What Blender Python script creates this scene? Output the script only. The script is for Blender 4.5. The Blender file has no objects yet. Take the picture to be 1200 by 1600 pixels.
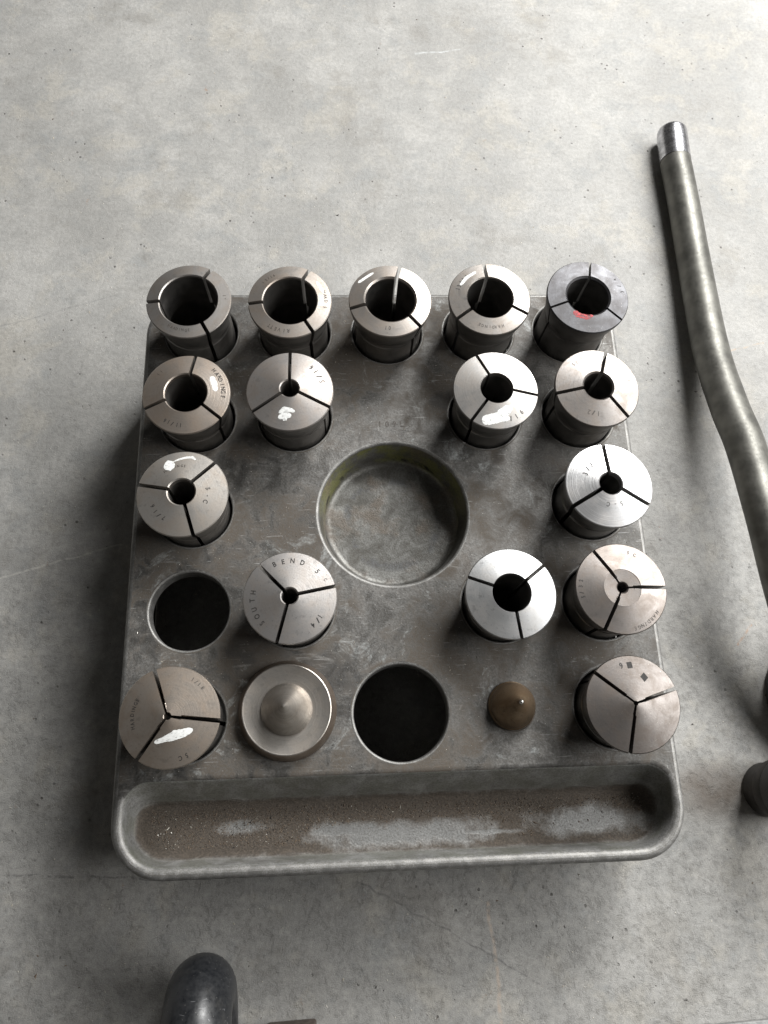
import bpy, bmesh, math, random
from mathutils import Matrix, Vector
random.seed(7)
scene = bpy.context.scene
C = scene.collection
MM = 0.001
H = 57.0                      # deck height above the floor (mm)

# ------------------------------------------------------------------ camera
cam_d = bpy.data.cameras.new('camera')
cam = bpy.data.objects.new('camera', cam_d); C.objects.link(cam)
cam_d.sensor_fit = 'VERTICAL'; cam_d.sensor_height = 24.0; cam_d.lens = 18.0
cam_d.clip_start = 0.01; cam_d.clip_end = 50
rot = Matrix(((0.99826977, 0.01687150, -0.05632771), (-0.03389071, 0.94791843, -0.31670502), (0.04805079, 0.31806604, 0.94685010)))
cam.matrix_world = Matrix.Translation(Vector((-24.058, -111.156, 382.79)) * MM) @ rot.to_4x4()
scene.camera = cam
scene.render.resolution_x = 768; scene.render.resolution_y = 1024

# ------------------------------------------------------------------ light
world = bpy.data.worlds.new('World'); scene.world = world; world.use_nodes = True
bg = world.node_tree.nodes['Background']
bg.inputs['Color'].default_value = (1.0, 0.97, 0.92, 1); bg.inputs['Strength'].default_value = 0.058

def area(name, loc, target, sx, sy, power, col):
    d = bpy.data.lights.new(name, 'AREA'); d.shape = 'RECTANGLE'; d.size = sx; d.size_y = sy
    d.energy = power; d.color = col
    o = bpy.data.objects.new(name, d); C.objects.link(o); o.location = loc
    o.rotation_euler = (Vector(target) - Vector(loc)).to_track_quat('-Z', 'Y').to_euler()
    return o
area('doorway_light', (0.46, 0.76, 0.78), (0.0, 0.05, 0.03), 0.30, 0.45, 15.0, (1.0, 0.995, 0.982))
area('doorway_light', (0.95, 0.20, 0.84), (0.0, 0.0, 0.03), 1.25, 0.55, 20.5, (1.0, 0.995, 0.982))
vs = scene.view_settings
vs.view_transform = 'Standard'; vs.look = 'None'; vs.exposure = 0.0; vs.gamma = 1.0
scene.render.engine = 'CYCLES'
scene.cycles.max_bounces = 6; scene.cycles.diffuse_bounces = 3; scene.cycles.glossy_bounces = 3

# ------------------------------------------------------------------ material helpers
class NT:
    def __init__(s, name):
        s.m = bpy.data.materials.new(name); s.m.use_nodes = True
        s.t = s.m.node_tree; s.n = s.t.nodes; s.p = s.n['Principled BSDF']
        tc = s.n.new('ShaderNodeTexCoord'); mp = s.n.new('ShaderNodeMapping')
        mp.inputs['Scale'].default_value = (1000, 1000, 1000)
        s.t.links.new(tc.outputs['Object'], mp.inputs['Vector']); s.co = mp.outputs['Vector']
    def L(s, a, b): s.t.links.new(a, b)
    def put(s, sock, v):
        if hasattr(v, 'is_linked'): s.L(v, sock)
        elif isinstance(v, (tuple, list)) and len(v) == 3 and sock.type == 'RGBA': sock.default_value = (*v, 1)
        else: sock.default_value = v
    def noise(s, scale, detail=4, rough=.55, co=None, dist=0.0, w=None):
        n = s.n.new('ShaderNodeTexNoise'); s.L(co or s.co, n.inputs['Vector'])
        n.inputs['Scale'].default_value = scale; n.inputs['Detail'].default_value = detail
        n.inputs['Roughness'].default_value = rough; n.inputs['Distortion'].default_value = dist
        return n.outputs['Fac']
    def voro(s, scale, co=None, feature='F1', rnd=1.0):
        n = s.n.new('ShaderNodeTexVoronoi'); s.L(co or s.co, n.inputs['Vector'])
        n.feature = feature; n.inputs['Scale'].default_value = scale; n.inputs['Randomness'].default_value = rnd
        return n
    def shift(s, off, scale=(1, 1, 1), rotz=0):
        n = s.n.new('ShaderNodeMapping'); s.L(s.co, n.inputs['Vector'])
        n.inputs['Location'].default_value = off; n.inputs['Scale'].default_value = scale; n.inputs['Rotation'].default_value = (0, 0, rotz)
        return n.outputs['Vector']
    def ramp(s, f, a, b, lo=0.0, hi=1.0):
        n = s.n.new('ShaderNodeMapRange'); n.interpolation_type = 'SMOOTHSTEP'
        s.L(f, n.inputs['Value']); n.inputs['From Min'].default_value = a; n.inputs['From Max'].default_value = b
        n.inputs['To Min'].default_value = lo; n.inputs['To Max'].default_value = hi
        return n.outputs['Result']
    def math(s, op, a, b=None, c=None, clamp=False):
        n = s.n.new('ShaderNodeMath'); n.operation = op; n.use_clamp = clamp
        s.put(n.inputs[0], a)
        if b is not None: s.put(n.inputs[1], b)
        if c is not None: s.put(n.inputs[2], c)
        return n.outputs[0]
    def mix(s, f, a, b, mode='MIX'):
        n = s.n.new('ShaderNodeMix'); n.data_type = 'RGBA'; n.blend_type = mode
        s.put(n.inputs[0], f); s.put(n.inputs[6], a); s.put(n.inputs[7], b)
        return n.outputs[2]
    def sep(s):
        if not hasattr(s, '_sep'):
            n = s.n.new('ShaderNodeSeparateXYZ'); s.L(s.co, n.inputs[0]); s._sep = n.outputs
        return s._sep
    def comb(s, x, y, z):
        n = s.n.new('ShaderNodeCombineXYZ')
        for i, v in enumerate((x, y, z)): s.put(n.inputs[i], v)
        return n.outputs[0]
    def segment(s, a, b):                              # distance (mm) in plan to a segment
        X, Y, _ = s.sep(); dx, dy = b[0]-a[0], b[1]-a[1]; l2 = dx*dx+dy*dy
        if not hasattr(s, '_wob'):
            s._wob = s.math('MULTIPLY', s.math('SUBTRACT', s.noise(.06, 2), .5), 5.0); s._brk = s.noise(.35, 3)
        wob = s._wob
        px = s.math('ADD', s.math('SUBTRACT', X, a[0]), wob); py = s.math('ADD', s.math('SUBTRACT', Y, a[1]), wob)
        t = s.math('DIVIDE', s.math('ADD', s.math('MULTIPLY', px, dx), s.math('MULTIPLY', py, dy)), l2, clamp=True)
        ex = s.math('SUBTRACT', px, s.math('MULTIPLY', t, dx)); ey = s.math('SUBTRACT', py, s.math('MULTIPLY', t, dy))
        return s.math('SQRT', s.math('ADD', s.math('MULTIPLY', ex, ex), s.math('MULTIPLY', ey, ey)))
    def ell(s, cx, cy, rx, ry):                        # 0 in the centre, 1 on the ellipse
        X, Y, _ = s.sep()
        x = s.math('DIVIDE', s.math('SUBTRACT', X, cx), rx); y = s.math('DIVIDE', s.math('SUBTRACT', Y, cy), ry)
        return s.math('SQRT', s.math('ADD', s.math('MULTIPLY', x, x), s.math('MULTIPLY', y, y)))
    def bump(s, h, dist, strength=1.0, prev=None):
        n = s.n.new('ShaderNodeBump'); n.inputs['Strength'].default_value = strength; n.inputs['Distance'].default_value = dist
        s.L(h, n.inputs['Height'])
        if prev is not None: s.L(prev, n.inputs['Normal'])
        return n.outputs['Normal']
    def out(s, col=None, rough=None, metal=None, nrm=None, spec=None):
        for k, v in (('Base Color', col), ('Roughness', rough), ('Metallic', metal), ('Normal', nrm), ('Specular IOR Level', spec)):
            if v is not None: s.put(s.p.inputs[k], v)
        return s.m

def mat_floor():
    s = NT('concrete')
    big = s.noise(.011, 6, .62); mid = s.noise(.042, 6, .66, dist=.25); fine = s.noise(.45, 4, .68); gr = s.noise(2.2, 3, .7)
    col = s.mix(s.ramp(big, .36, .62), (.375, .368, .35), (.50, .492, .47))
    col = s.mix(s.ramp(mid, .40, .62, .42, 0), col, (.30, .30, .292))
    beige = s.ramp(s.noise(.027, 5, .68, co=s.shift((37, 11, 5)), dist=.3), .52, .64)
    col = s.mix(s.math('MULTIPLY', beige, .32), col, (.57, .53, .45))
    cool = s.ramp(s.noise(.05, 6, .7, co=s.shift((-60, 23, 9))), .53, .66)
    col = s.mix(s.math('MULTIPLY', cool, .5), col, (.315, .325, .325))
    streak = s.ramp(s.noise(.12, 5, .65, co=s.shift((0, 0, 2), (.25, 1, 1), .5)), .55, .72)
    col = s.mix(s.math('MULTIPLY', streak, .22), col, (.24, .232, .215))
    stain = s.ramp(s.noise(.017, 6, .7, co=s.shift((210, -33, 2))), .55, .66)
    col = s.mix(s.math('MULTIPLY', stain, .32), col, (.22, .20, .17))
    col = s.mix(s.ramp(fine, .34, .64, 0, 1), s.mix(.24, col, (.17, .165, .15)), col)
    col = s.mix(s.ramp(gr, .36, .62, .62, 1), (.15, .145, .135), col)
    spk = s.noise(.21, 6, .74, co=s.shift((14, 51, 3)))
    near = s.ramp(s.sep()[1], 170, -120, .35, 1.0)     # trodden-in dirt, thicker on the near side
    col = s.mix(s.math('MULTIPLY', s.ramp(spk, .46, .72), s.math('MULTIPLY', near, .34)), col, (.17, .163, .148))
    col = s.mix(s.math('MULTIPLY', s.ramp(spk, .47, .30), s.math('MULTIPLY', near, .25)), col, (.60, .58, .535))
    # dark pits, pale chips, rusty smears
    v = s.voro(.16); pm = s.math('MULTIPLY', s.ramp(v.outputs['Distance'], .16, .06), s.ramp(s.noise(.03, 3, .5, co=s.shift((9, 90, 1))), .50, .60))
    pit = s.math('MULTIPLY', pm, s.ramp(fine, .42, .58))
    col = s.mix(s.math('MULTIPLY', pit, .75), col, (.075, .068, .06))
    v2 = s.voro(.33, co=s.shift((3, 7, 0))); chip = s.math('MULTIPLY', s.ramp(v2.outputs['Distance'], .13, .05), s.ramp(s.noise(.09, 2, co=s.shift((5, 2, 8))), .52, .62))
    col = s.mix(s.math('MULTIPLY', chip, .7), col, (.70, .66, .56))
    v3 = s.voro(.55, co=s.shift((31, 7, 4))); sp = s.math('MULTIPLY', s.ramp(v3.outputs['Distance'], .11, .05), s.ramp(s.noise(.3, 2, co=s.shift((5, 62, 8))), .5, .6))
    col = s.mix(s.math('MULTIPLY', sp, .7), col, (.06, .055, .05))
    rust = s.math('MULTIPLY', s.ramp(s.noise(.12, 5, .7, co=s.shift((100, -40, 2))), .68, .76), .5)
    col = s.mix(rust, col, (.30, .17, .09))
    dark_patch = s.math('MULTIPLY', s.ramp(s.ell(152, -126, 26, 16), 1.15, .1), s.ramp(mid, .3, .6, .45, .85))  # shadow cast left of the stepped knob, painted into the floor colour
    col = s.mix(dark_patch, col, (.13, .10, .075))
    for a, b, w, c, k in (((-194, -14), (-136, 2), .5, (.62, .60, .55), .45), ((-19, -159), (62, -204), .45, (.12, .12, .12), .5),
                          ((40, -170), (42, -218), .8, (.58, .46, .36), .5), ((-178, -150), (-100, -155), .4, (.10, .10, .10), .5),
                          ((195, 110), (224, 117), .5, (.45, .36, .27), .6), ((176, -58), (186, -47), .6, (.40, .25, .16), .6),
                          ((-240, 120), (-150, 150), .5, (.2, .2, .2), .35), ((30, 335), (60, 340), .6, (.72, .76, .78), .4)):
        d = s.segment(a, b)
        m = s.math('MULTIPLY', s.ramp(d, w*1.6, w*.3), s.ramp(s._brk, .38, .58, .1, k))
        col = s.mix(m, col, c)
    h = s.math('ADD', s.math('MULTIPLY', fine, .6), s.math('MULTIPLY', gr, .35))
    h = s.math('SUBTRACT', h, s.math('MULTIPLY', s.ramp(spk, .46, .72), s.math('MULTIPLY', near, .6))); h = s.math('SUBTRACT', h, s.math('MULTIPLY', pit, 1.2)); h = s.math('SUBTRACT', h, s.math('MULTIPLY', sp, .6)); h = s.math('ADD', h, s.math('MULTIPLY', chip, .5))
    return s.out(col, s.ramp(mid, .3, .7, .50, .68), 0.0, s.bump(h, .0004, .9), .35)

def mat_deck():
    s = NT('cast_aluminium')
    big = s.noise(.022, 4, .6); mid = s.noise(.09, 6, .65, dist=.8); fine = s.noise(1.1, 5, .7); gr = s.noise(4.0, 2, .6)
    scr = s.noise(.9, 3, .6, co=s.shift((0, 0, 0), (.12, 1.6, 1), .5))
    metal_c = s.mix(s.ramp(mid, .34, .66), (.115, .113, .108), (.265, .26, .25))
    dirt = s.ramp(s.math('ADD', s.math('MULTIPLY', big, .6), s.math('MULTIPLY', mid, .5)), .50, .62)
    dirt = s.math('MULTIPLY', dirt, s.ramp(fine, .30, .55, .45, 1))
    col = s.mix(s.math('MULTIPLY', dirt, .9), metal_c, (.085, .068, .051))
    br2 = s.ramp(s.noise(.035, 6, .7, co=s.shift((-81, 12, 6)), dist=.5), .53, .64)
    col = s.mix(s.math('MULTIPLY', br2, .5), col, (.11, .088, .067))
    pale = s.math('MULTIPLY', s.ramp(s.noise(.05, 7, .74, co=s.shift((70, 20, 0)), dist=1.0), .57, .67), .6)
    col = s.mix(pale, col, (.44, .46, .455))
    oil = s.ramp(s.noise(.04, 4, .6, co=s.shift((-20, 55, 3)), dist=.6), .56, .70, 0, .7)
    col = s.mix(oil, col, (.05, .05, .05))
    # hair scratches left by tools and swarf
    for k_, rz in ((0, .4), (1, 1.9), (2, 2.7)):
        sv_ = s.voro(.10, co=s.shift((k_*31, k_*17, 0), (.16, 2.4, 1), rz), feature='DISTANCE_TO_EDGE')
        sm_ = s.math('MULTIPLY', s.ramp(sv_.outputs['Distance'], .012, .002), s.ramp(s.noise(.07, 3, .6, co=s.shift((k_*57, 3, 1))), .57, .66, 0, .32))
        col = s.mix(sm_, col, (.46, .45, .43))
    col = s.mix(s.ramp(fine, .35, .68, .45, 1), (.07, .062, .052), col)
    v = s.voro(.45, co=s.shift((0, 3, 0))); gl = s.math('MULTIPLY', s.ramp(v.outputs['Distance'], .10, .05), s.ramp(gr, .5, .6))
    col = s.mix(gl, col, (.72, .70, .64))
    sm = s.ramp(scr, .66, .72, 0, .4); col = s.mix(sm, col, (.5, .5, .49))
    met = s.math('SUBTRACT', .58, s.math('ADD', s.math('MULTIPLY', dirt, .72), s.math('MULTIPLY', br2, .35)), clamp=True)
    rg = s.math('ADD', s.ramp(mid, .3, .7, .48, .60), s.math('MULTIPLY', dirt, .25))
    h = s.math('ADD', s.math('MULTIPLY', fine, .7), s.math('ADD', s.math('MULTIPLY', gr, .25), s.math('MULTIPLY', mid, .8)))
    return s.out(col, rg, met, s.bump(h, .00022, .75))

def mat_bare(name='worn_aluminium', dark=False):
    s = NT(name)
    mid = s.noise(.25, 5, .65); fine = s.noise(2.2, 4, .7)
    col = s.mix(s.ramp(mid, .35, .68), (.22, .22, .217), (.38, .376, .366))
    col = s.mix(s.ramp(fine, .40, .62, .35, 1), (.16, .15, .13), col)
    return s.out(col, s.ramp(fine, .3, .7, .44, .58), .62, s.bump(fine, .00012, .7))

def mat_recess(cup):
    """tray and cup: aluminium with drab green oil film on the walls and brown swarf dust on the floor"""
    s = NT('oily_cup' if cup else 'dusty_tray')
    X, Y, Z = s.sep()
    mid = s.noise(.10, 6, .65, dist=.7); fine = s.noise(1.3, 5, .7); gr = s.noise(3.5, 3, .7)
    met_c = s.mix(s.ramp(mid, .3, .7), (.25, .25, .245), (.44, .44, .43))
    film = s.ramp(s.noise(.09, 5, .7, co=s.shift((5, 5, 5))), .36, .60)
    if cup:
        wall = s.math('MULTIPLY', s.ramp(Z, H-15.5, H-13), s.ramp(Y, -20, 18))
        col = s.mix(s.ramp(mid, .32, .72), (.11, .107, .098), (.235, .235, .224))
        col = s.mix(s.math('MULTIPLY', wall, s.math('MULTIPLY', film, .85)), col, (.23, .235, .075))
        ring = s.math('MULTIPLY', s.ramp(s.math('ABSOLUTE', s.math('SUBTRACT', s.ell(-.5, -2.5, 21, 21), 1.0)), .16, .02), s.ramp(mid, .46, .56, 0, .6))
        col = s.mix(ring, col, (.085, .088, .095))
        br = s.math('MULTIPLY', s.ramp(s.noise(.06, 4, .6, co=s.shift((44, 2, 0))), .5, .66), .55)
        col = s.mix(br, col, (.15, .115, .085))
        dark_patch = s.math('MULTIPLY', s.ramp(s.math('ABSOLUTE', s.math('SUBTRACT', Z, H-12.5)), 2.6, .3), s.ramp(mid, .50, .60))  # broken dark band low on the cup wall
        col = s.mix(dark_patch, col, (.03, .028, .022))
        dust = s.math('MULTIPLY', br, .8); metal = s.math('SUBTRACT', .72, s.math('ADD', dust, s.math('MULTIPLY', wall, .4)), clamp=True)
    else:
        wall = s.ramp(Z, H-16.5, H-13.5)
        col = s.mix(s.math('MULTIPLY', wall, s.math('MULTIPLY', film, .6)), met_c, (.20, .205, .165))
        low = s.ramp(s.math('ADD', Z, s.math('MULTIPLY', s.math('SUBTRACT', mid, .5), 5.0)), H-11.5, H-16.3)
        wig = s.math('MULTIPLY', s.math('SUBTRACT', s.noise(.09, 7, .68), .5), 2.8)
        bare = None
        for e in ((0, -137.0, 40, 5.0), (34, -137.5, 16, 1.2), (-22, -135, 20, 3.0), (-66, -132, 9, 2.6), (78, -135, 26, 5.5)):
            r = s.ramp(s.math('ADD', s.ell(*e), wig), 1.35, .45)
            bare = r if bare is None else s.math('MAXIMUM', bare, r)
        dust = s.math('MULTIPLY', low, s.math('SUBTRACT', 1.0, s.math('MULTIPLY', bare, .92)))
        dc = s.mix(s.ramp(fine, .3, .7), (.040, .031, .0225), (.105, .082, .061))
        dc = s.mix(s.ramp(gr, .62, .75, 0, .4), dc, (.25, .20, .15))
        col = s.mix(s.math('MULTIPLY', bare, .7), col, (.25, .254, .25))
        col = s.mix(s.math('MULTIPLY', dust, .95), col, dc)
        metal = s.math('SUBTRACT', .72, s.math('ADD', dust, s.math('MULTIPLY', wall, .3)), clamp=True)
    col = s.mix(s.ramp(fine, .32, .62, .5, 1), (.06, .05, .04), col)
    h = s.math('MULTIPLY', s.math('ADD', s.math('MULTIPLY', fine, .7), s.math('MULTIPLY', gr, .4)), s.math('ADD', .25, dust))
    return s.out(col, s.math('ADD', .46, s.math('MULTIPLY', dust, .4)), metal, s.bump(h, .0005, .9))

def mat_steel(name, tone=(.50, .49, .48), brown=.3, rough=.30, rings=.5, stain=.4, seed=0.0, aniso=.25, body=None, metal=.87):
    s = NT(name)
    X, Y, Z = s.sep()
    r = s.math('SQRT', s.math('ADD', s.math('MULTIPLY', X, X), s.math('MULTIPLY', Y, Y)))
    rc = s.comb(s.math('MULTIPLY', r, 1.0), s.math('MULTIPLY', Z, .6), seed)
    ring = s.noise(2.4, 3, .6, co=rc)
    sh = s.shift((seed*13, seed*7, seed*3))
    mid = s.noise(.14, 5, .62, co=sh, dist=.5); fine = s.noise(1.2, 5, .7, co=sh); blot = s.noise(.35, 4, .6, co=s.shift((seed*5, -seed*9, 4)))
    tone = tuple(c*.86 for c in tone)
    bc = tuple(a*b for a, b in zip(tone, (.60, .53, .465)))
    col = s.mix(s.ramp(mid, .34, .68, max(0, brown-.3), min(1, brown+.3)), tone, bc)
    dk = tuple(c*.38 for c in tone)
    col = s.mix(s.math('MULTIPLY', s.ramp(blot, .58, .70), stain), col, dk)
    col = s.mix(s.ramp(fine, .58, .70, 0, .25+stain*.7), col, tuple(c*.32 for c in tone))
    col = s.mix(s.ramp(ring, .42, .62, 0, rings*.35), col, tuple(c*.6 for c in tone))
    v = s.voro(.8, co=sh); sc = s.math('MULTIPLY', s.ramp(v.outputs['Distance'], .09, .04), .5)
    col = s.mix(sc, col, (.75, .72, .66))
    if body is not None:                               # darker colour everywhere below the head rim, bore included
        col = s.mix(s.ramp(Z, body-1.0, body-.5, .9, 0), col, s.mix(s.ramp(mid, .3, .7), (.15, .144, .136), (.26, .25, .238)))
    rg = s.math('ADD', s.ramp(mid, .3, .7, rough-.03, rough+.08), s.math('MULTIPLY', s.math('SUBTRACT', ring, .5), rings*.16))
    n = s.bump(s.math('ADD', s.math('MULTIPLY', ring, rings), s.math('MULTIPLY', fine, .5)), .00006, 1.0)
    tv = s.n.new('ShaderNodeVectorTransform'); tv.vector_type = 'VECTOR'; tv.convert_from = 'OBJECT'; tv.convert_to = 'WORLD'
    s.L(s.comb(s.math('MULTIPLY', Y, -1.0), X, .0001), tv.inputs[0])
    s.L(tv.outputs[0], s.p.inputs['Tangent']); s.p.inputs['Anisotropic'].default_value = aniso
    return s.out(col, s.math('ADD', rg, .06), metal, n)

def mat_plain(name, col, rough=.5, metal=0.0, var=.25, scale=.3, bump=.0001):
    s = NT(name)
    a = s.noise(scale, 5, .65); f = s.noise(scale*8, 4, .7)
    c = s.mix(s.ramp(a, .3, .7), tuple(x*(1-var) for x in col), tuple(min(1, x*(1+var)) for x in col))
    c = s.mix(s.ramp(f, .55, .75, 0, var), c, tuple(x*.4 for x in col))
    return s.out(c, s.ramp(f, .3, .7, rough-.06, rough+.08), metal, s.bump(f, bump, .6))

M = {}
M['floor'] = mat_floor(); M['deck'] = mat_deck(); M['bare'] = mat_bare(); M['tray'] = mat_recess(False); M['cup'] = mat_recess(True)
def mat_paint(name, col, lo, a, b):
    s = NT(name)                                       # thin brushed paint: streaks where the metal shows through
    f = s.noise(.9, 4, .7); st_ = s.noise(1.6, 3, .6, co=s.shift((3, 1, 0), (.35, 1.6, 1), .6))
    k = s.ramp(s.math('ADD', s.math('MULTIPLY', f, .5), s.math('MULTIPLY', st_, .5)), a, b, lo, 1.0)
    s.L(k, s.p.inputs['Alpha'])
    return s.out(s.mix(s.ramp(f, .35, .65), tuple(c*.88 for c in col), col), .5, 0, s.bump(st_, .0001, .7))
M['white'] = mat_paint('white_paint', (.86, .87, .85), .35, .36, .47)
M['red'] = mat_paint('red_marker', (.58, .05, .055), .15, .42, .56)
M['stamp'] = mat_plain('stamped_mark', (.022, .02, .018), .65, 0, .4, 1.0)
M['faint'] = mat_plain('worn_stamped_mark', (.075, .066, .058), .55, .3, .5, 1.5)

# ------------------------------------------------------------------ mesh helpers
def mesh_obj(name, verts, faces, mats, parent=None, fmat=None, angle=35, smooth=True):
    me = bpy.data.meshes.new(name)
    me.from_pydata([(v[0]*MM, v[1]*MM, v[2]*MM) for v in verts], [], faces)
    mats = mats if isinstance(mats, (list, tuple)) else [mats]
    for m in mats: me.materials.append(m)
    if fmat: me.polygons.foreach_set('material_index', fmat)
    me.update()
    if smooth:
        me.polygons.foreach_set('use_smooth', [True]*len(me.polygons)); me.set_sharp_from_angle(angle=math.radians(angle))
    o = bpy.data.objects.new(name, me); C.objects.link(o)
    if parent: o.parent = parent
    return o
def thing(name, label, cat, loc=(0, 0, 0), group=None, rotation=None):
    o = bpy.data.objects.new(name, None); C.objects.link(o); o.empty_display_size = .01
    o.location = [c*MM for c in loc]
    if rotation: o.rotation_mode = 'QUATERNION'; o.rotation_quaternion = rotation
    o['label'] = label; o['category'] = cat
    if group: o['group'] = group
    return o
def tag(o, label, cat, group=None, kind=None):
    if label: o['label'] = label
    if cat: o['category'] = cat
    if group: o['group'] = group
    if kind: o['kind'] = kind
    return o
def loft(rings, close_last=False, flip=False):
    n = len(rings[0]); vs_ = [p for r in rings for p in r]; fs = []
    for i in range(len(rings)-1):
        for j in range(n):
            k = (j+1) % n
            f = (i*n+j, i*n+k, (i+1)*n+k, (i+1)*n+j)
            fs.append(f[::-1] if flip else f)
    if close_last:
        f = tuple((len(rings)-1)*n+j for j in range(n)); fs.append(f[::-1] if flip else f)
    return vs_, fs
def circle(cx, cy, r, z, n=72):
    return [(cx+r*math.cos(2*math.pi*j/n), cy+r*math.sin(2*math.pi*j/n), z) for j in range(n)]
def rrect(x0, x1, y0, y1, r, z, n=10, rb=None):
    """ccw rounded rectangle; r = front corner radius, rb = back corner radius"""
    rb = r if rb is None else rb
    out = []
    for cx, cy, rr, a0 in ((x0+r, y0+r, r, 180), (x1-r, y0+r, r, 270), (x1-rb, y1-rb, rb, 0), (x0+rb, y1-rb, rb, 90)):
        for k in range(n+1):
            a = math.radians(a0+90*k/n); out.append((cx+rr*math.cos(a), cy+rr*math.sin(a), z))
    return out
def lathe(profile, n=64, cap_top=True, cap_bot=False):
    """profile [(r,z)...] from bottom to top; r=0 on the last closes the tip"""
    vs_, fs = [], []
    for r, z in profile: vs_ += circle(0, 0, max(r, 1e-4), z, n)
    for i in range(len(profile)-1):
        for j in range(n):
            k = (j+1) % n; fs.append((i*n+j, i*n+k, (i+1)*n+k, (i+1)*n+j))
    if cap_top: fs.append(tuple((len(profile)-1)*n+j for j in range(n)))
    if cap_bot: fs.append(tuple(j for j in reversed(range(n))))
    return vs_, fs

# ------------------------------------------------------------------ floor
fl = mesh_obj('floor', [(-3000, -3000, 0), (3000, -3000, 0), (3000, 3000, 0), (-3000, 3000, 0)], [(0, 1, 2, 3)], M['floor'], smooth=False)
tag(fl, 'grey mottled concrete floor under the collet rack', None, kind='structure')

# ------------------------------------------------------------------ rack
P = 44.45
def hole_xy(row, col): return ((col-3)*P, (3-row)*P*1.0103)
X0, X1, Y0, Y1 = -115.6, 113.2, -149.3, 112.2
rack = thing('collet_rack', 'grey cast aluminium collet rack with round holes, centre cup and front tray, standing on concrete', 'rack')
HR = 16.75
holes = []      # (cx, cy, r)
for row in range(1, 6):
    for col in range(1, 6):
        if row == 3 and col in (2, 3, 4): continue
        if (row, col) in ((2, 3), (4, 3), (5, 3), (5, 2), (5, 4)): continue
        holes.append((*hole_xy(row, col), HR))
holes += [(-.6, -89.4, 19.5), (-47, -87.2, 16.0), (45.6, -88.3, 9.0)]
CUP = (-.5, -2.3, 33.2)
EF = 2.3        # outer edge fillet
HF = .9         # hole edge fillet
# top skin: outer loop + hole loops, filled
bm = bmesh.new()
def bm_loop(pts):
    v = [bm.verts.new([c*MM for c in p]) for p in pts]
    return [bm.edges.new((v[i], v[(i+1) % len(v)])) for i in range(len(v))]
def outer(inset, z, grow=0.0): return rrect(X0+inset-grow, X1-inset+grow, Y0+inset-grow, Y1-inset+grow, 21.0-inset+grow, z, 14, 22.0-inset+grow)
edges = bm_loop(outer(EF, H))
for cx, cy, r in holes: edges += bm_loop(circle(cx, cy, r+HF+.5, H))
edges += bm_loop(circle(CUP[0], CUP[1], CUP[2]+1.9, H, 96))
TX0, TX1, TY0, TY1 = X0+5.0, X1-5.0, Y0+5.0, -114.0
def tray_ring(side, back, z, r, rb=11.0): return rrect(TX0+side, TX1-side, TY0+side, TY1-back, r, z, 14, rb)
edges += bm_loop(tray_ring(-2.6, -2.6, H, 18.6))
bmesh.ops.triangle_fill(bm, use_beauty=True, use_dissolve=False, edges=edges)
for f in bm.faces:
    f.normal_update()
    if f.normal.z < 0: f.normal_flip()
me = bpy.data.meshes.new('deck'); bm.to_mesh(me); bm.free(); me.materials.append(M['deck'])
deck = bpy.data.objects.new('deck', me); C.objects.link(deck); deck.parent = rack
# outer wall with a worn rounded edge
rings = []
for k in range(7):
    a = math.radians(90*k/6); rings.append(outer(EF-EF*math.sin(a), H-EF+EF*math.cos(a)))
rings.append(outer(0, H-9, .15)); rings.append(outer(0, .4, 1.0))
v_, f_ = loft(rings, flip=True); n1 = len(rings[0])
mesh_obj('side_wall', v_, f_, [M['bare'], M['deck']], rack, [0]*(n1*6)+[1]*(n1*2))
# hole collars
cache = {}
for cx, cy, r in holes:
    if r not in cache:
        rr = [circle(0, 0, r+HF+.5, 0), circle(0, 0, r+HF, 0)]
        for k in range(1, 5):
            a = math.radians(90*k/4); rr.append(circle(0, 0, r+HF-HF*math.sin(a), -HF+HF*math.cos(a)))
        rr += [circle(0, 0, r, -7.5), circle(0, 0, r+4, -8.0)]
        v_, f_ = loft(rr, flip=True)
        o = mesh_obj('hole_collar', v_, f_, [M['deck'], M['bare']], rack, [0]*72+[1]*(len(f_)-72)); cache[r] = o.data
    else:
        o = bpy.data.objects.new('hole_collar', cache[r]); C.objects.link(o); o.parent = rack
    o.location = (cx*MM, cy*MM, H*MM)
# centre cup
cr = CUP[2]; rr = [(cr+1.9, 0), (cr+1.4, 0)]
for k in range(1, 6):
    a = math.radians(80*k/5); rr.append((cr+1.4-1.4*math.sin(a), -1.4+1.4*math.cos(a)))
rr += [(cr-1.0, -6.5), (cr-2.0, -12.5)]
for k in range(1, 6):
    a = math.radians(90*k/5); rr.append((cr-2.0-3.5*(1-math.cos(a)), -12.5-3.5*math.sin(a)))
rr += [(18, -15.9), (6, -16.2)]
v_, f_ = loft([circle(CUP[0], CUP[1], r, H+z, 96) for r, z in rr], True, flip=True)
mesh_obj('cup', v_, f_, [M['deck'], M['bare'], M['cup']], rack, [0]*96+[1]*(96*5)+[2]*(len(f_)-96*6))
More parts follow.
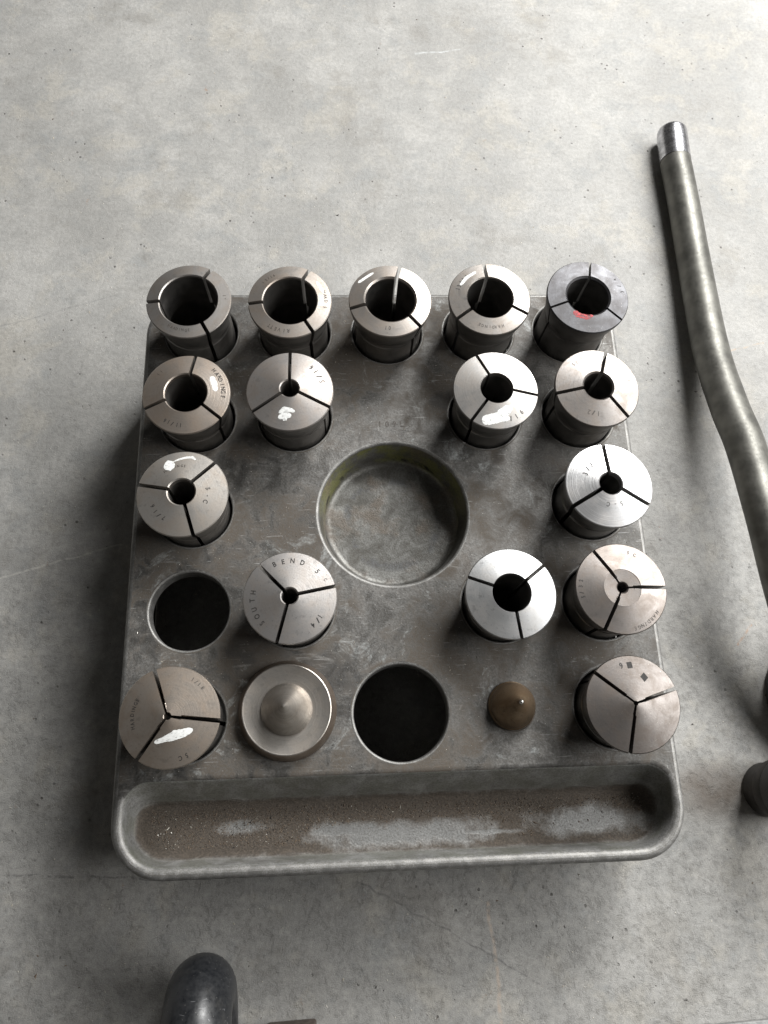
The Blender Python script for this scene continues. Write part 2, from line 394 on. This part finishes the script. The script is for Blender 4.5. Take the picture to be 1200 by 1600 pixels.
# front tray
rr = [tray_ring(-2.6, -2.6, H, 18.6)]
for k in range(1, 7):
    a = math.radians(78*k/6); rr.append(tray_ring(-2.6+2.6*math.sin(a), -2.6+2.6*math.sin(a), H-2.6*(1-math.cos(a)), 18.6-2.6*math.sin(a), 11.0-1.5*math.sin(a)))
rr.append(tray_ring(.9, 6.8, H-12.7, 13.5, 8.5))
for k in range(1, 6):
    a = math.radians(90*k/5); u = 1-math.cos(a); rr.append(tray_ring(.9+2.9*u, 6.8+4.0*u, H-12.7-4.3*math.sin(a), 13.5-3.8*u, 8.5-2.6*u))
v_, f_ = loft(rr, True, flip=True); n1 = len(rr[0])
fm = []
for i in range(len(rr)-1):
    for j in range(n1):
        back = v_[i*n1+j][1] > TY1-4
        fm.append(0 if (i < 4 and not back) else (2 if (i < 3 and back) else 1))
fm.append(1)
mesh_obj('tray', v_, f_, [M['bare'], M['tray'], M['deck']], rack, fm)

# ------------------------------------------------------------------ stamped lettering
glyphs = {}
def glyph(ch):
    if ch not in glyphs:
        cu = bpy.data.curves.new('glyph', 'FONT'); cu.body = ch; cu.size = 1.0; cu.align_x = 'CENTER'; cu.resolution_u = 3; cu.offset = .022
        o = bpy.data.objects.new('glyph', cu); C.objects.link(o)
        dg = bpy.context.evaluated_depsgraph_get(); me_ = bpy.data.meshes.new_from_object(o.evaluated_get(dg))
        glyphs[ch] = ([tuple(v.co) for v in me_.vertices], [tuple(p.vertices) for p in me_.polygons])
        bpy.data.objects.remove(o); bpy.data.curves.remove(cu); bpy.data.meshes.remove(me_)
    return glyphs[ch]
def arc_text(text, ang, rad, size, zf, way='out', step=None, squash=.85):
    """letters round a circle; way out = tops away from the centre, in = tops towards it"""
    vs_, fs = [], []
    step = step if step is not None else math.degrees(size*.78/rad)
    n = len(text)
    for i, ch in enumerate(text):
        if ch == ' ': continue
        off = (i-(n-1)/2)*step
        a = math.radians(ang-off if way == 'out' else ang+off) + random.uniform(-.02, .02)
        gv, gf = glyph(ch); b = len(vs_); jr = random.uniform(-.15, .15)
        er = (math.cos(a), math.sin(a)); et = (math.sin(a), -math.cos(a))
        sg = 1 if way == 'out' else -1
        for x, y, _ in gv:
            u = x*size*squash*sg*(1.7 if ch == '/' else 1.0); w = (y-.36)*size*sg + rad + jr
            px, py = er[0]*w+et[0]*u, er[1]*w+et[1]*u
            vs_.append((px, py, zf(math.hypot(px, py))+.03))
        fs += [tuple(k+b for k in f) for f in gf]
    return vs_, fs
def stroke(pts, widths, zf, lift=.07, seed=1):
    """a hand-painted dab: ribbon with ragged sides and round ends"""
    rnd = random.Random(seed)
    dense = []
    for i in range(len(pts)-1):
        for k in range(8):
            t = k/8; dense.append((pts[i][0]*(1-t)+pts[i+1][0]*t, pts[i][1]*(1-t)+pts[i+1][1]*t, widths[i]*(1-t)+widths[i+1]*t))
    dense.append((*pts[-1], widths[-1]))
    left, right = [], []
    n = len(dense)
    for i, (x, y, w) in enumerate(dense):
        a = dense[max(i-1, 0)]; b = dense[min(i+1, n-1)]
        dx, dy = b[0]-a[0], b[1]-a[1]; l = math.hypot(dx, dy) or 1
        e = min(i, n-1-i)/max(1, n-1)*2; end = math.sqrt(max(0.0, 1-(1-min(1, e*3.2))**2))
        hw = w/2*max(.28, end)
        l1 = hw*(1+rnd.uniform(-.07, .06)); l2 = hw*(1+rnd.uniform(-.07, .06))
        left.append((x-dy/l*l1, y+dx/l*l1)); right.append((x+dy/l*l2, y-dx/l*l2))
    vs_, fs = [], []
    for (a, b) in zip(left, right):
        mid_ = ((a[0]+b[0])/2, (a[1]+b[1])/2)
        for q, up in ((a, 0.0), (mid_, lift), (b, 0.0)):
            vs_.append((q[0], q[1], zf(math.hypot(*q))+.035+up))
    for i in range(n-1):
        for k in (0, 1):
            fs.append((i*3+k, i*3+k+1, (i+1)*3+k+1, (i+1)*3+k))
    return vs_, fs
def merge(parts):
    V, F = [], []
    for v, f in parts:
        b = len(V); V += v; F += [tuple(k+b for k in q) for q in f]
    return V, F

# deck casting mark
v_, f_ = [], []
for i, ch in enumerate('109L'):
    gv, gf = glyph(ch); b = len(v_)
    v_ += [(-5.2+i*3.4+x*3.6, 39.5+y*4.2, H+.03) for x, y, _ in gv]; f_ += [tuple(k+b for k in f) for f in gf]
mesh_obj('stamped_number', v_, f_, M['faint'], rack, smooth=False)

# ------------------------------------------------------------------ collets
RH = 18.85
def jaw_mesh(prof, a0, a1, hw_of, n=22):
    """sector of a closed revolved profile between two parallel-sided slots"""
    m = len(prof); vs_, fs = [], []
    for k in range(n+1):
        t = k/n
        for r, z in prof:
            hw = min(hw_of(r), r*.97); d = math.asin(hw/r)
            a = (a0+d)*(1-t)+(a1-d)*t
            vs_.append((r*math.cos(a), r*math.sin(a), z))
    for k in range(n):
        for i in range(m):
            j = (i+1) % m; fs.append((k*m+i, k*m+j, (k+1)*m+j, (k+1)*m+i))
    fs.append(tuple(range(m))[::-1]); fs.append(tuple(n*m+i for i in range(m)))
    return vs_, [f[::-1] for f in fs]

def collet(row, col, h, off, bore, slots, hw, steel, label, slope=10.5, step=0.0, chamfer=.5, texts=(), paints=(), red=(), boss=0.0, cc=None, Rpx=None):
    hx, hy = hole_xy(row, col)
    base = Vector((hx-.6*off[0], hy-.6*off[1], 0)); head = Vector((hx+off[0], hy+off[1], H+h))
    ax = head-base; Lz = ax.length
    q = Vector((0, 0, 1)).rotation_difference(ax.normalized())
    t = thing('collet', label, 'collet', base, 'split steel collets standing in the rack', q)
    rb = bore/2; ts = math.tan(math.radians(slope))
    def zf(r):
        z = Lz+(RH-.35-r)*ts
        if boss and r < boss: z = Lz+(RH-.35-boss)*ts-.18-(boss-r)*.03
        return z
    zb = Lz-50.0
    prof = [(rb+2.2 if rb < 13 else 14.6, zb), (rb+2.2 if rb < 13 else 14.6, Lz-21), (rb, Lz-19), (rb, zf(rb+chamfer)-chamfer*.9), (rb+chamfer, zf(rb+chamfer))]
    prof[0] = (min(prof[0][0], 14.6), zb); prof[1] = (min(prof[1][0], 14.6), Lz-21)
    if step > rb+chamfer+.6: prof += [(step-.05, zf(step-.05)), (step+.05, zf(step+.05))]
    if boss: prof += [(boss-.4, zf(boss-.4)), (boss-.02, zf(boss-.02)), (boss, zf(boss))]
    prof += [(RH-.35, Lz), (RH, Lz-.4), (RH-.05, Lz-1.6), (16.35, Lz-12.2), (15.95, Lz-12.8), (15.6, Lz-13.4), (15.6, Lz-15.4), (15.88, Lz-15.9), (15.88, zb)]
    f = (lambda r: hw*(.55 if r < step else 1.0)) if step else (lambda r: hw)
    sl = sorted(math.radians(a) for a in slots)
    for i in range(3):
        a0 = sl[i]; a1 = sl[(i+1) % 3]
        if a1 < a0: a1 += 2*math.pi
        v, fc = jaw_mesh(prof, a0, a1, f)
        mesh_obj('jaw', v, fc, steel, t, angle=25)
    v, fc = lathe([(14.6, zb-.02), (15.88, zb-.02)], 64, False)
    sv = [(14.2, .5), (15.0, .5), (15.4, 1.2), (15.4, 16), (15.88, 17), (15.88, zb-.03), (14.2, zb-.03), (14.2, .5)]
    v, fc = lathe(sv, 48, False); mesh_obj('sleeve', v, fc, steel, t)
    for tx in texts:
        s_, ang, rr, size, way = tx[:5]; kw = tx[5] if len(tx) > 5 else {}
        faint = kw.get('faint', False)
        v, fc = arc_text(s_, ang, rr*RH, size, zf, way, kw.get('step'))
        mesh_obj('stamped_text', v, fc, M['faint' if faint else 'stamp'], t, smooth=False)
    for grp, mt in ((paints, 'white'), (red, 'red')):
        ps = []
        for si, (pts, ws) in enumerate(grp):
            cx, cy = cc; k = RH/Rpx
            ps.append(stroke([((x-cx)*k, (cy-y)*k/.93) for x, y in pts], [w*k for w in ws], zf, .05+.02*si, seed=si+row*7+col))
        if ps:
            v, fc = merge(ps); mesh_obj('paint_mark', v, fc, M[mt], t, angle=60)
    return t

def S(name, **k): return mat_steel(name, **k)
st = {
 11: S('steel_dark_brown', body=H+27.5, tone=(0.488, 0.470, 0.451), brown=.42, rough=.36, stain=.35, seed=1.1, rings=.3),
 12: S('steel_brown', body=H+26.5, tone=(0.590, 0.549, 0.507), brown=.42, rough=.34, stain=.2, seed=2.3, rings=.3),
 13: S('steel_warm', body=H+27, tone=(0.582, 0.543, 0.504), brown=.38, rough=.30, stain=.2, seed=3.7, rings=.3),
 14: S('steel_grey', body=H+28.5, tone=(.40, .378, .355), brown=.35, rough=.33, stain=.35, seed=4.9, rings=.3),
 15: S('steel_blue', body=H+30.5, tone=(.135, .135, .142), brown=.12, rough=.42, stain=.15, seed=5.3, rings=.2, aniso=.2),
 21: S('steel_umber', body=H+24.5, tone=(0.604, 0.538, 0.477), brown=.45, rough=.33, stain=.25, seed=6.1, rings=.9),
 22: S('steel_taupe', body=H+26.5, tone=(0.572, 0.543, 0.521), brown=.35, rough=.34, stain=.25, seed=7.7, rings=.4),
 24: S('steel_bright', body=H+26, tone=(.58, .565, .545), brown=.22, rough=.32, stain=.2, seed=8.2, rings=.4),
 25: S('steel_satin', body=H+27.5, tone=(.375, .352, .335), brown=.35, rough=.33, stain=.3, seed=9.4, rings=.5),
 31: S('steel_stained', body=H+23, tone=(0.707, 0.676, 0.634), brown=.35, rough=.33, stain=.3, seed=10.8, rings=.3),
 35: S('steel_turned', body=H+26, tone=(.74, .74, .745), brown=.04, rough=.27, stain=.12, seed=11.2, rings=1.0),
 42: S('steel_mottled', body=H+22.5, tone=(0.627, 0.605, 0.588), brown=.25, rough=.34, stain=.4, seed=12.6, rings=.4),
 44: S('steel_silver', body=H+21, tone=(.60, .607, .61), brown=.08, rough=.31, stain=.45, seed=13.1, rings=.3),
 45: S('steel_rosy', body=H+25.5, tone=(.335, .308, .29), brown=.35, rough=.33, stain=.2, seed=14.5, rings=.4),
 51: S('steel_bronze', body=H+24.5, tone=(0.630, 0.564, 0.498), brown=.42, rough=.31, stain=.3, seed=15.9, rings=.3),
 55: S('steel_pewter', body=H+22, tone=(.245, .225, .212), brown=.35, rough=.34, stain=.2, seed=16.3, rings=.3),
}
F = {'faint': True}
collet(1, 1, 27.5, (-1.2, -.5), 25.6, (60, 181, 299), .85, st[11], 'dark brown collet with the widest bore, at the back left corner of the rack', slope=8, texts=(('HARDINGE', 256, .80, 1.7, 'in', F), ('1"', 5, .84, 2.0, 'out', F)))
collet(1, 2, 26.5, (-.8, -.1), 24.2, (62, 183, 303), .85, st[12], 'brown wide-bored collet with a white smear on its right side, second in the back row', slope=8,
       texts=(('RIVETT', 250, .83, 2.3, 'out', F), ('HARD 5', 2, .86, 2.1, 'out', F), ('15/16', 129, .82, 2.0, 'out', F)),
       paints=(([(905, 320), (945, 390), (985, 480)], [34, 44, 20]), ([(925, 650), (945, 605), (962, 645)], [26, 46, 20])), cc=(580, 570), Rpx=505)
collet(1, 3, 27, (0, 0), 22.6, (74, 193, 314), .85, st[13], 'wide-bored collet with a single white dash, in the middle of the back row', slope=9, chamfer=.8,
       texts=(('10', 264, .78, 2.4, 'in', F),), paints=(([(165, 322), (260, 255), (360, 188)], [38, 36, 36]),), cc=(557, 555), Rpx=515)
collet(1, 4, 28.5, (.7, -.2), 20.9, (94, 214, 335), .80, st[14], 'grey collet with a white dash beside stamped 13/16, fourth in the back row', slope=9,
       texts=(('13/16', 147, .80, 2.7, 'out'), ('HARDINGE', 268, .80, 1.9, 'out', F), ('5C', 33, .85, 2.0, 'out', F)),
       paints=(([(215, 375), (300, 272), (425, 190)], [40, 44, 40]),), cc=(570, 540), Rpx=510)
collet(1, 5, 30.5, (1.0, -.5), 19.3, (80, 198, 320), .55, st[15], 'blue-grey collet with a red mark, at the back right corner of the rack', slope=6, chamfer=.9,
       texts=(('3/4', 21, .86, 2.3, 'in', {'step': 12}),), red=(([(395, 722), (440, 765), (500, 790)], [62, 66, 60]), ([(450, 770), (540, 798), (625, 780)], [50, 66, 34])), cc=(600, 520), Rpx=500)
collet(2, 1, 24.5, (-.7, -.2), 17.9, (80, 201, 322), .75, st[21], 'brown ringed collet stamped 11/16 with white dash, directly behind the 7/16 collet', slope=10,
       texts=(('HARDINGE', 19, .845, 2.6, 'out', {'step': 6.9}), ('11/16', 250, .80, 2.4, 'out'), ('11', 139, .82, 2.0, 'out', F)),
       paints=(([(895, 355), (930, 440), (955, 545)], [56, 74, 52]),), cc=(600, 560), Rpx=525)
collet(2, 2, 26.5, (-.6, -.1), 7.95, (90, 211, 335), .75, st[22], 'small-bored collet stamped 5/16 with a white scribble below its bore', slope=10.5, boss=0,
       texts=(('5/16', 33, .76, 3.1, 'in', {'step': 11}),),
       paints=(([(885, 1005), (915, 985), (950, 990), (975, 1000)], [18, 30, 24, 16]), ([(880, 1030), (915, 1020), (955, 1018)], [22, 40, 26]), ([(905, 1040), (930, 1036)], [18, 20]), ([(912, 978), (925, 990)], [14, 20])), cc=(945, 868), Rpx=251)
collet(2, 4, 26, (.4, -.2), 14.3, (113, 231, 352), .7, st[24], 'bright collet with a big white paint blob over stamped 9/16, second from the back', slope=10.5, chamfer=.3,
       texts=(('9/16', 297, .80, 2.9, 'in', {'step': 10.5}),),
       paints=(([(395, 945), (480, 935), (600, 910), (740, 925)], [110, 130, 130, 60]), ([(590, 870), (700, 800), (790, 775)], [70, 60, 30]), ([(640, 900), (700, 850), (770, 800)], [80, 90, 40])), cc=(600, 555), Rpx=530)
collet(2, 5, 27.5, (.7, -.3), 12.75, (71, 188, 311), .8, st[25], 'satin collet stamped 1/2, second from the back in the right column', slope=10.5, chamfer=.7,
       texts=(('1/2', 255, .70, 2.9, 'out', F), ('5C', 127, .78, 2.3, 'out', F), ('C', 12, .80, 1.6, 'out', F)))
collet(3, 1, 23, (-.5, -.3), 11.2, (46, 167, 286), .8, st[31], 'stained collet stamped 7/16 with a white comma of paint, in the left column', slope=10.5,
       texts=(('5-C', -8, .58, 2.6, 'out', {'step': 15}), ('7/16', 222, .69, 2.5, 'out', {'step': 10.5}), ('HARDINGE', 108, .63, 1.6, 'out', F)),
       paints=(([(370, 290), (430, 265), (495, 250)], [60, 150, 70]), ([(470, 218), (540, 190), (620, 168), (690, 165), (732, 198)], [16, 24, 28, 32, 26])), cc=(592, 580), Rpx=528)
collet(3, 5, 26, (.7, -.6), 9.6, (91, 209, 331), .9, st[35], 'bright freshly turned collet stamped 3/8, third from the back in the right column', slope=10.5, step=0,
       texts=(('3/8', 142, .60, 3.0, 'out', {'step': 14}), ('5-C', 275, .50, 2.6, 'out', {'step': 17}), ('C', 45, .66, 1.8, 'out', F)))
collet(4, 2, 22.5, (-.4, -.1), 6.5, (133, 254, 13), .75, st[42], 'mottled collet stamped SOUTH BEND and 1/4, right of the smaller empty hole', slope=10.5, step=0,
       texts=(('BEND', 93, .79, 3.0, 'out', {'step': 14.5}), ('5', 42, .80, 2.9, 'out'), ('C', 25, .84, 1.8, 'out', F), ('SOUTH', 197.5, .79, 2.9, 'out', {'step': 13.3}), ('1/4', -42, .78, 2.9, 'out', {'step': 8.5})))
collet(4, 4, 21, (.3, -.3), 15.9, (38, 157, 279), .7, st[44], 'plain silver collet without any stamp, in the fourth row right of the cup', slope=10.5, chamfer=.2)
collet(4, 5, 25.5, (.2, -.2), 4.1, (121, 242, 0), .75, st[45], 'rosy steel collet stamped 5/32 with a turned centre disc, in the right column', slope=9.5, step=4.4, boss=7.6,
       texts=(('5C', 67, .82, 2.2, 'out', {'step': 9}), ('5/32', 180, .885, 2.2, 'out', {'step': 8}), ('HARDINGE', 302, .89, 2.1, 'out', F)))
collet(5, 1, 24.5, (-.6, -.2), 2.7, (111, 233, 354), .85, st[51], 'bronze-brown domed collet with a white stroke, at the front left corner of the holes', slope=12.5, step=5.0, chamfer=.2,
       texts=(('HARDINGE', 174, .72, 2.0, 'out', {'step': 6.3}), ('1/16', 50, .84, 2.1, 'out', {'step': 6.5, 'faint': True}), ('5C', 292, .84, 2.3, 'out', {'step': 8})),
       paints=(([(470, 885), (560, 862), (640, 835), (720, 800)], [44, 52, 80, 60]), ([(600, 870), (690, 820), (780, 800), (868, 770)], [50, 100, 86, 50])), cc=(603, 640), Rpx=540)
c55 = collet(5, 5, 22, (.1, -.6), 1.7, (138, 259, 17), .75, st[55], 'almost solid-faced pewter collet with two diamond stamps, at the front right corner of the holes', slope=9.5, step=4.6, chamfer=.1,
       texts=(('6', 102, .79, 3.2, 'in'),))
# diamond punch marks
Lz = (H+22); tsl = math.tan(math.radians(9.5))
for a, r, k, tw in ((89, .79, 1.75, 5), (62, .60, 1.9, 38)):
    a = math.radians(a); cx, cy = r*RH*math.cos(a), r*RH*math.sin(a); vv = []
    for i in range(4):
        b = math.radians(tw+45+90*i); px, py = cx+k*math.cos(b)*.85, cy+k*math.sin(b); vv.append((px, py, Lz+(RH-.35-math.hypot(px, py))*tsl+.05))
    vv.append((cx, cy, Lz+(RH-.35-math.hypot(cx, cy))*tsl+.04))
    mesh_obj('diamond_stamp', vv, [(0, 1, 4), (1, 2, 4), (2, 3, 4), (3, 0, 4)], M['stamp'], c55, smooth=False)

# ------------------------------------------------------------------ lathe centres
m_c = S('steel_centre', tone=(.62, .585, .54), brown=.2, rough=.32, stain=.25, seed=21.0, rings=1.0)
m_c2 = S('steel_centre_rim', tone=(.40, .34, .29), brown=.5, rough=.36, stain=.2, seed=22.0, rings=.6)
m_r = S('rusty_centre', tone=(.36, .27, .18), brown=.5, rough=.40, stain=.5, seed=23.0, rings=.4, aniso=.2)
t = thing('flanged_center', 'round flanged lathe center with a stubby cone on a turned disc, in the front row', 'lathe center', (-47.1, -87.2, H))
v, f = lathe([(15.4, -20), (15.4, -.2), (19.9, .15), (20.1, .5), (20.0, .9), (18.3, 5.6), (18.0, 6.0)], 96, False); mesh_obj('flange', v, f, m_c2, t, angle=28)
v, f = lathe([(18.0, 6.0), (17.6, 6.15), (17.0, 6.0), (13, 5.75), (10.4, 5.6)], 96, False); mesh_obj('disc', v, f, m_c, t, angle=28)
v, f = lathe([(10.4, 5.6), (10.2, 6.6), (9.9, 7.2), (.75, 22.6), (.6, 23.1), (.25, 23.5)], 96, True); mesh_obj('cone', v, f, m_c, t, angle=28)
t = thing('pointed_center', 'small rusty brown pointed lathe center between the big empty hole and diamond-stamped collet', 'lathe center', (45.5, -88.2, H))
v, f = lathe([(8.6, -25), (8.6, .2), (9.7, .3), (9.9, .9), (9.75, 1.6), (9.3, 1.9), (9.25, 3.4), (9.0, 5.0), (7.6, 8.6), (5.2, 12.6), (2.9, 15.6), (1.6, 17.0), (1.1, 18.4), (.95, 19.4)], 64, False); mesh_obj('cone', v, f, m_r, t, angle=28)
v, f = lathe([(.95, 19.4), (.85, 20.1), (.5, 20.6), (.15, 20.75)], 24, True); mesh_obj('tip', v, f, mat_plain('polished_tip', (.7, .68, .64), .25, 1.0, .1), t)

# ------------------------------------------------------------------ lever handle at the right
def tube(pts, radii, n=28, sub=6, caps=True):
    P_ = [Vector(p) for p in pts]; dense = []
    def cr_(a, b, c, d, t): return .5*((2*b)+(c-a)*t+(2*a-5*b+4*c-d)*t*t+(3*b-a-3*c+d)*t*t*t)
    for i in range(len(P_)-1):
        a = P_[max(i-1, 0)]; b = P_[i]; c = P_[i+1]; d = P_[min(i+2, len(P_)-1)]
        for k in range(sub):
            u = k/sub; dense.append((cr_(a, b, c, d, u), radii[i]*(1-u)+radii[i+1]*u))
    dense.append((P_[-1], radii[-1]))
    rings = []; up = Vector((0, 0, 1)); prev = None
    for i, (p, r) in enumerate(dense):
        tg = (dense[min(i+1, len(dense)-1)][0]-dense[max(i-1, 0)][0]).normalized()
        if prev is None: x = tg.cross(up).normalized() if abs(tg.z) < .95 else Vector((1, 0, 0))
        else: x = (prev - tg*prev.dot(tg)).normalized()
        prev = x; y = tg.cross(x)
        rings.append([tuple(p+x*(r*math.cos(2*math.pi*j/n))+y*(r*math.sin(2*math.pi*j/n))) for j in range(n)])
    v, f = loft(rings, True); f.append(tuple(reversed(range(n))))
    return v, f
m_rod = mat_plain('rod_steel', (.15, .147, .132), .46, .70, .3, .08, .00005)
m_tip = mat_plain('polished_steel', (.50, .50, .52), .27, 1.0, .3, .25, .00004)
m_blk = mat_plain('black_enamel', (.014, .0135, .013), .58, 0.0, .3, .2)
t = thing('lever_handle', 'bent grey steel lever rod with a polished end, lying right of the rack', 'lever', (188, 160, 0))
def rel(pts, o=(188, 160, 0)): return [(p[0]-o[0], p[1]-o[1], p[2]-o[2]) for p in pts]
v, f = tube(rel([(187.0, 240, 9.2), (187.1, 206.2, 9.2), (186.3, 162.2, 9.6), (184.4, 105, 13.3), (183.8, 66, 21.5), (184, 39.6, 29), (182, -1.1, 38), (184, -37.4, 38), (192, -68, 30), (202, -88, 24)]), [9.1, 9.1, 9.3, 9.6, 9.7, 9.6, 9.3, 9.2, 9.2, 9.2], 32, 8)
mesh_obj('rod', v, f, m_rod, t, angle=50)
v, f = tube(rel([(188.4, 264.5, 9.2), (188.35, 263.8, 9.2), (188.2, 262.2, 9.2), (187.9, 257, 9.2), (187.0, 240, 9.2)]), [6.2, 7.9, 8.9, 9.2, 9.25], 32, 5)
mesh_obj('polished_end', v, f, m_tip, t, angle=50)
v, f = lathe([(31, .4), (32, 2), (32, 14), (30.5, 18), (22, 20), (20, 22), (20, 34), (17.5, 36.5)], 64, True)
v = [(a+217-188, b-86-160, c) for a, b, c in v]
mesh_obj('hub', v, f, m_blk, t, angle=40)
t = thing('stepped_knob', 'black stepped round knob at the right edge beside a painted floor shadow', 'knob', (178, -127, 0))
v, f = lathe([(12, .4), (12.5, 1.2), (12.5, 12), (13.6, 12.6), (14.2, 13.6), (14.2, 19.5), (13.5, 20.6), (12, 21)], 48, False); mesh_obj('flange', v, f, mat_plain('dull_dark_steel', (.028, .025, .022), .6, .2, .3), t)
v, f = lathe([(12, 21), (14.6, 21.5), (15.2, 22.6), (15.2, 37), (14.4, 39.6), (12.2, 41.2), (8, 41.6)], 48, True); mesh_obj('cap', v, f, m_blk, t)

# ------------------------------------------------------------------ black bent tube and block at the near edge
def mat_tube():
    s = NT('black_gloss_tube')
    f = s.noise(.5, 5, .7); a = s.noise(.08, 4, .6); col = s.mix(s.ramp(f, .3, .7), (.012, .013, .015), (.024, .025, .027))
    col = s.mix(s.ramp(a, .5, .7, 0, .5), col, (.05, .048, .045))
    for k_, rz in ((0, .2),):
        v = s.voro(.16, co=s.shift((k_*11, k_*5, 0), (.3, 2.2, 1), rz), feature='DISTANCE_TO_EDGE')
        col = s.mix(s.math('MULTIPLY', s.ramp(v.outputs['Distance'], .018, .004), s.ramp(s.noise(.22, 3, .6, co=s.shift((k_*7, 1, 4))), .57, .66, 0, .6)), col, (.30, .30, .31))
    sp = s.voro(.6); col = s.mix(s.math('MULTIPLY', s.ramp(sp.outputs['Distance'], .1, .05), .5), col, (.3, .29, .27))
    return s.out(col, s.ramp(f, .3, .7, .27, .42), 0, s.bump(f, .00004, .6))
m_tube = mat_tube()
t = thing('bent_tube', 'scuffed glossy black bent tube at the near edge below the tray', 'tube', (-81, -230, 0))
pts = [(-78.5, -330, 52), (-79.5, -270, 52), (-80.2, -225, 52), (-80.7, -204, 51), (-81.2, -193, 45.5), (-81.6, -188.5, 36), (-82, -191, 26), (-82.3, -200, 19), (-82.2, -220, 16), (-81, -270, 14.5), (-80, -330, 14.5)]
v, f = tube([(a+81, b+227, c) for a, b, c in pts], [13.2, 13.2, 13.2, 13.1, 13, 13, 13, 13, 13.2, 13.2, 13.2], 40, 8); mesh_obj('bend', v, f, m_tube, t, angle=60)
def block(name, label, cat, x0, x1, y0, y1, z0, z1, mt, rot=0.0, r=1.2):
    rings = [rrect(x0+i, x1-i, y0+i, y1-i, r, z, 4) for i, z in ((0, z0), (0, z1-r), (r*.3, z1-r*.3), (r, z1))]
    cx, cy = (x0+x1)/2, (y0+y1)/2
    v, f = loft([[(p[0]-cx, p[1]-cy, p[2]) for p in rg] for rg in rings], True)
    o = mesh_obj(name, v, f, mt); o.location = (cx*MM, cy*MM, 0); o.rotation_euler = (0, 0, rot)
    return tag(o, label, cat)
block('steel_block', 'small brown steel block at the near edge beside the black tube', 'block', -58.5, -37.5, -250, -212.0, .4, 7, mat_plain('brown_steel', (.13, .105, .09), .55, .5, .3), .03)
block('metal_sheet', 'thin grey metal sheet just showing at the near right corner', 'sheet', 90, 330, -330, -219.3, .3, 1.6, mat_plain('grey_sheet', (.26, .26, .255), .5, .3, .2), .035, r=.8)

# ------------------------------------------------------------------ loose grit
def grains(name, n, place, smin, smax, mats, label, elong=1.0):
    V, Fc, fm = [], [], []
    for _ in range(n):
        x, y, z = place(); s_ = random.uniform(smin, smax)*random.choice((.6, .8, 1, 1, 1.5)); a = random.uniform(0, 6.28)
        e = random.uniform(1, elong); b = len(V); ca, sa = math.cos(a), math.sin(a)
        for dx, dy, dz in ((-1*e, -.5, 0), (1*e, -.4, 0), (.1, .7, 0), (0, 0, random.uniform(.5, 1.0))):
            dx *= random.uniform(.7, 1.3); V.append((x+s_*(dx*ca-dy*sa), y+s_*(dx*sa+dy*ca), z+s_*dz*.8))
        Fc += [(b, b+1, b+3), (b+1, b+2, b+3), (b+2, b, b+3)]; k = random.randrange(len(mats)); fm += [k]*3
    o = mesh_obj(name, V, Fc, mats, None, fm, smooth=False)
    o['kind'] = 'stuff'; o['label'] = label
    return o
def gm(n, c, met=0.0, r=.7): return mat_plain(n, c, r, met, .2, .5, .00005)
g_br = gm('grit_brown', (.08, .058, .04)); g_dk = gm('grit_dark', (.035, .03, .027)); g_lt = gm('grit_pale', (.50, .45, .36)); g_mt = gm('grit_metal', (.65, .63, .58), 1.0, .35); g_tan = gm('grit_tan', (.16, .12, .085))
def in_tray():
    while True:
        x = random.uniform(TX0+7, TX1-7); y = random.uniform(TY0+4.5, TY1-10.5)
        if ((x-4)/46)**2+((y+137)/6)**2 < 1 and random.random() < .985: continue
        if ((x-78)/27)**2+((y+135)/6)**2 < 1 and random.random() < .93: continue
        return x, y, H-17.0
grains('tray_swarf', 5600, in_tray, .10, .34, [g_br, g_br, g_dk, g_tan, g_tan, g_br, g_mt], 'fine brown metal swarf lying in the front tray')
grains('tray_chips', 120, in_tray, .24, .42, [g_br, g_dk, g_tan, g_br, g_mt], 'larger loose metal chips lying in the front tray', 2.6)
def on_deck():
    while True:
        x = random.uniform(X0+4, X1-4); y = random.uniform(-106, Y1-4)
        if any((x-a)**2+(y-b)**2 < (r+2)**2 for a, b, r in holes) or (x-CUP[0])**2+(y-CUP[1])**2 < (CUP[2]+3)**2: continue
        return x, y, H
grains('deck_swarf', 900, on_deck, .08, .22, [g_br, g_dk, g_tan, g_lt, g_mt], 'tiny specks of swarf scattered over the rack deck', 2.0)
def on_floor():
    while True:
        x = random.uniform(-250, 290); y = random.uniform(-225, 400)
        if X0-2 < x < X1+2 and Y0-2 < y < Y1+2: continue
        if random.random() < .5 and y > 60: continue
        return x, y, 0
grains('floor_grit', 420, on_floor, .15, .55, [g_dk, g_dk, g_br, g_lt, g_lt, g_tan, g_mt], 'tiny specks of grit scattered over the concrete floor', 1.8)
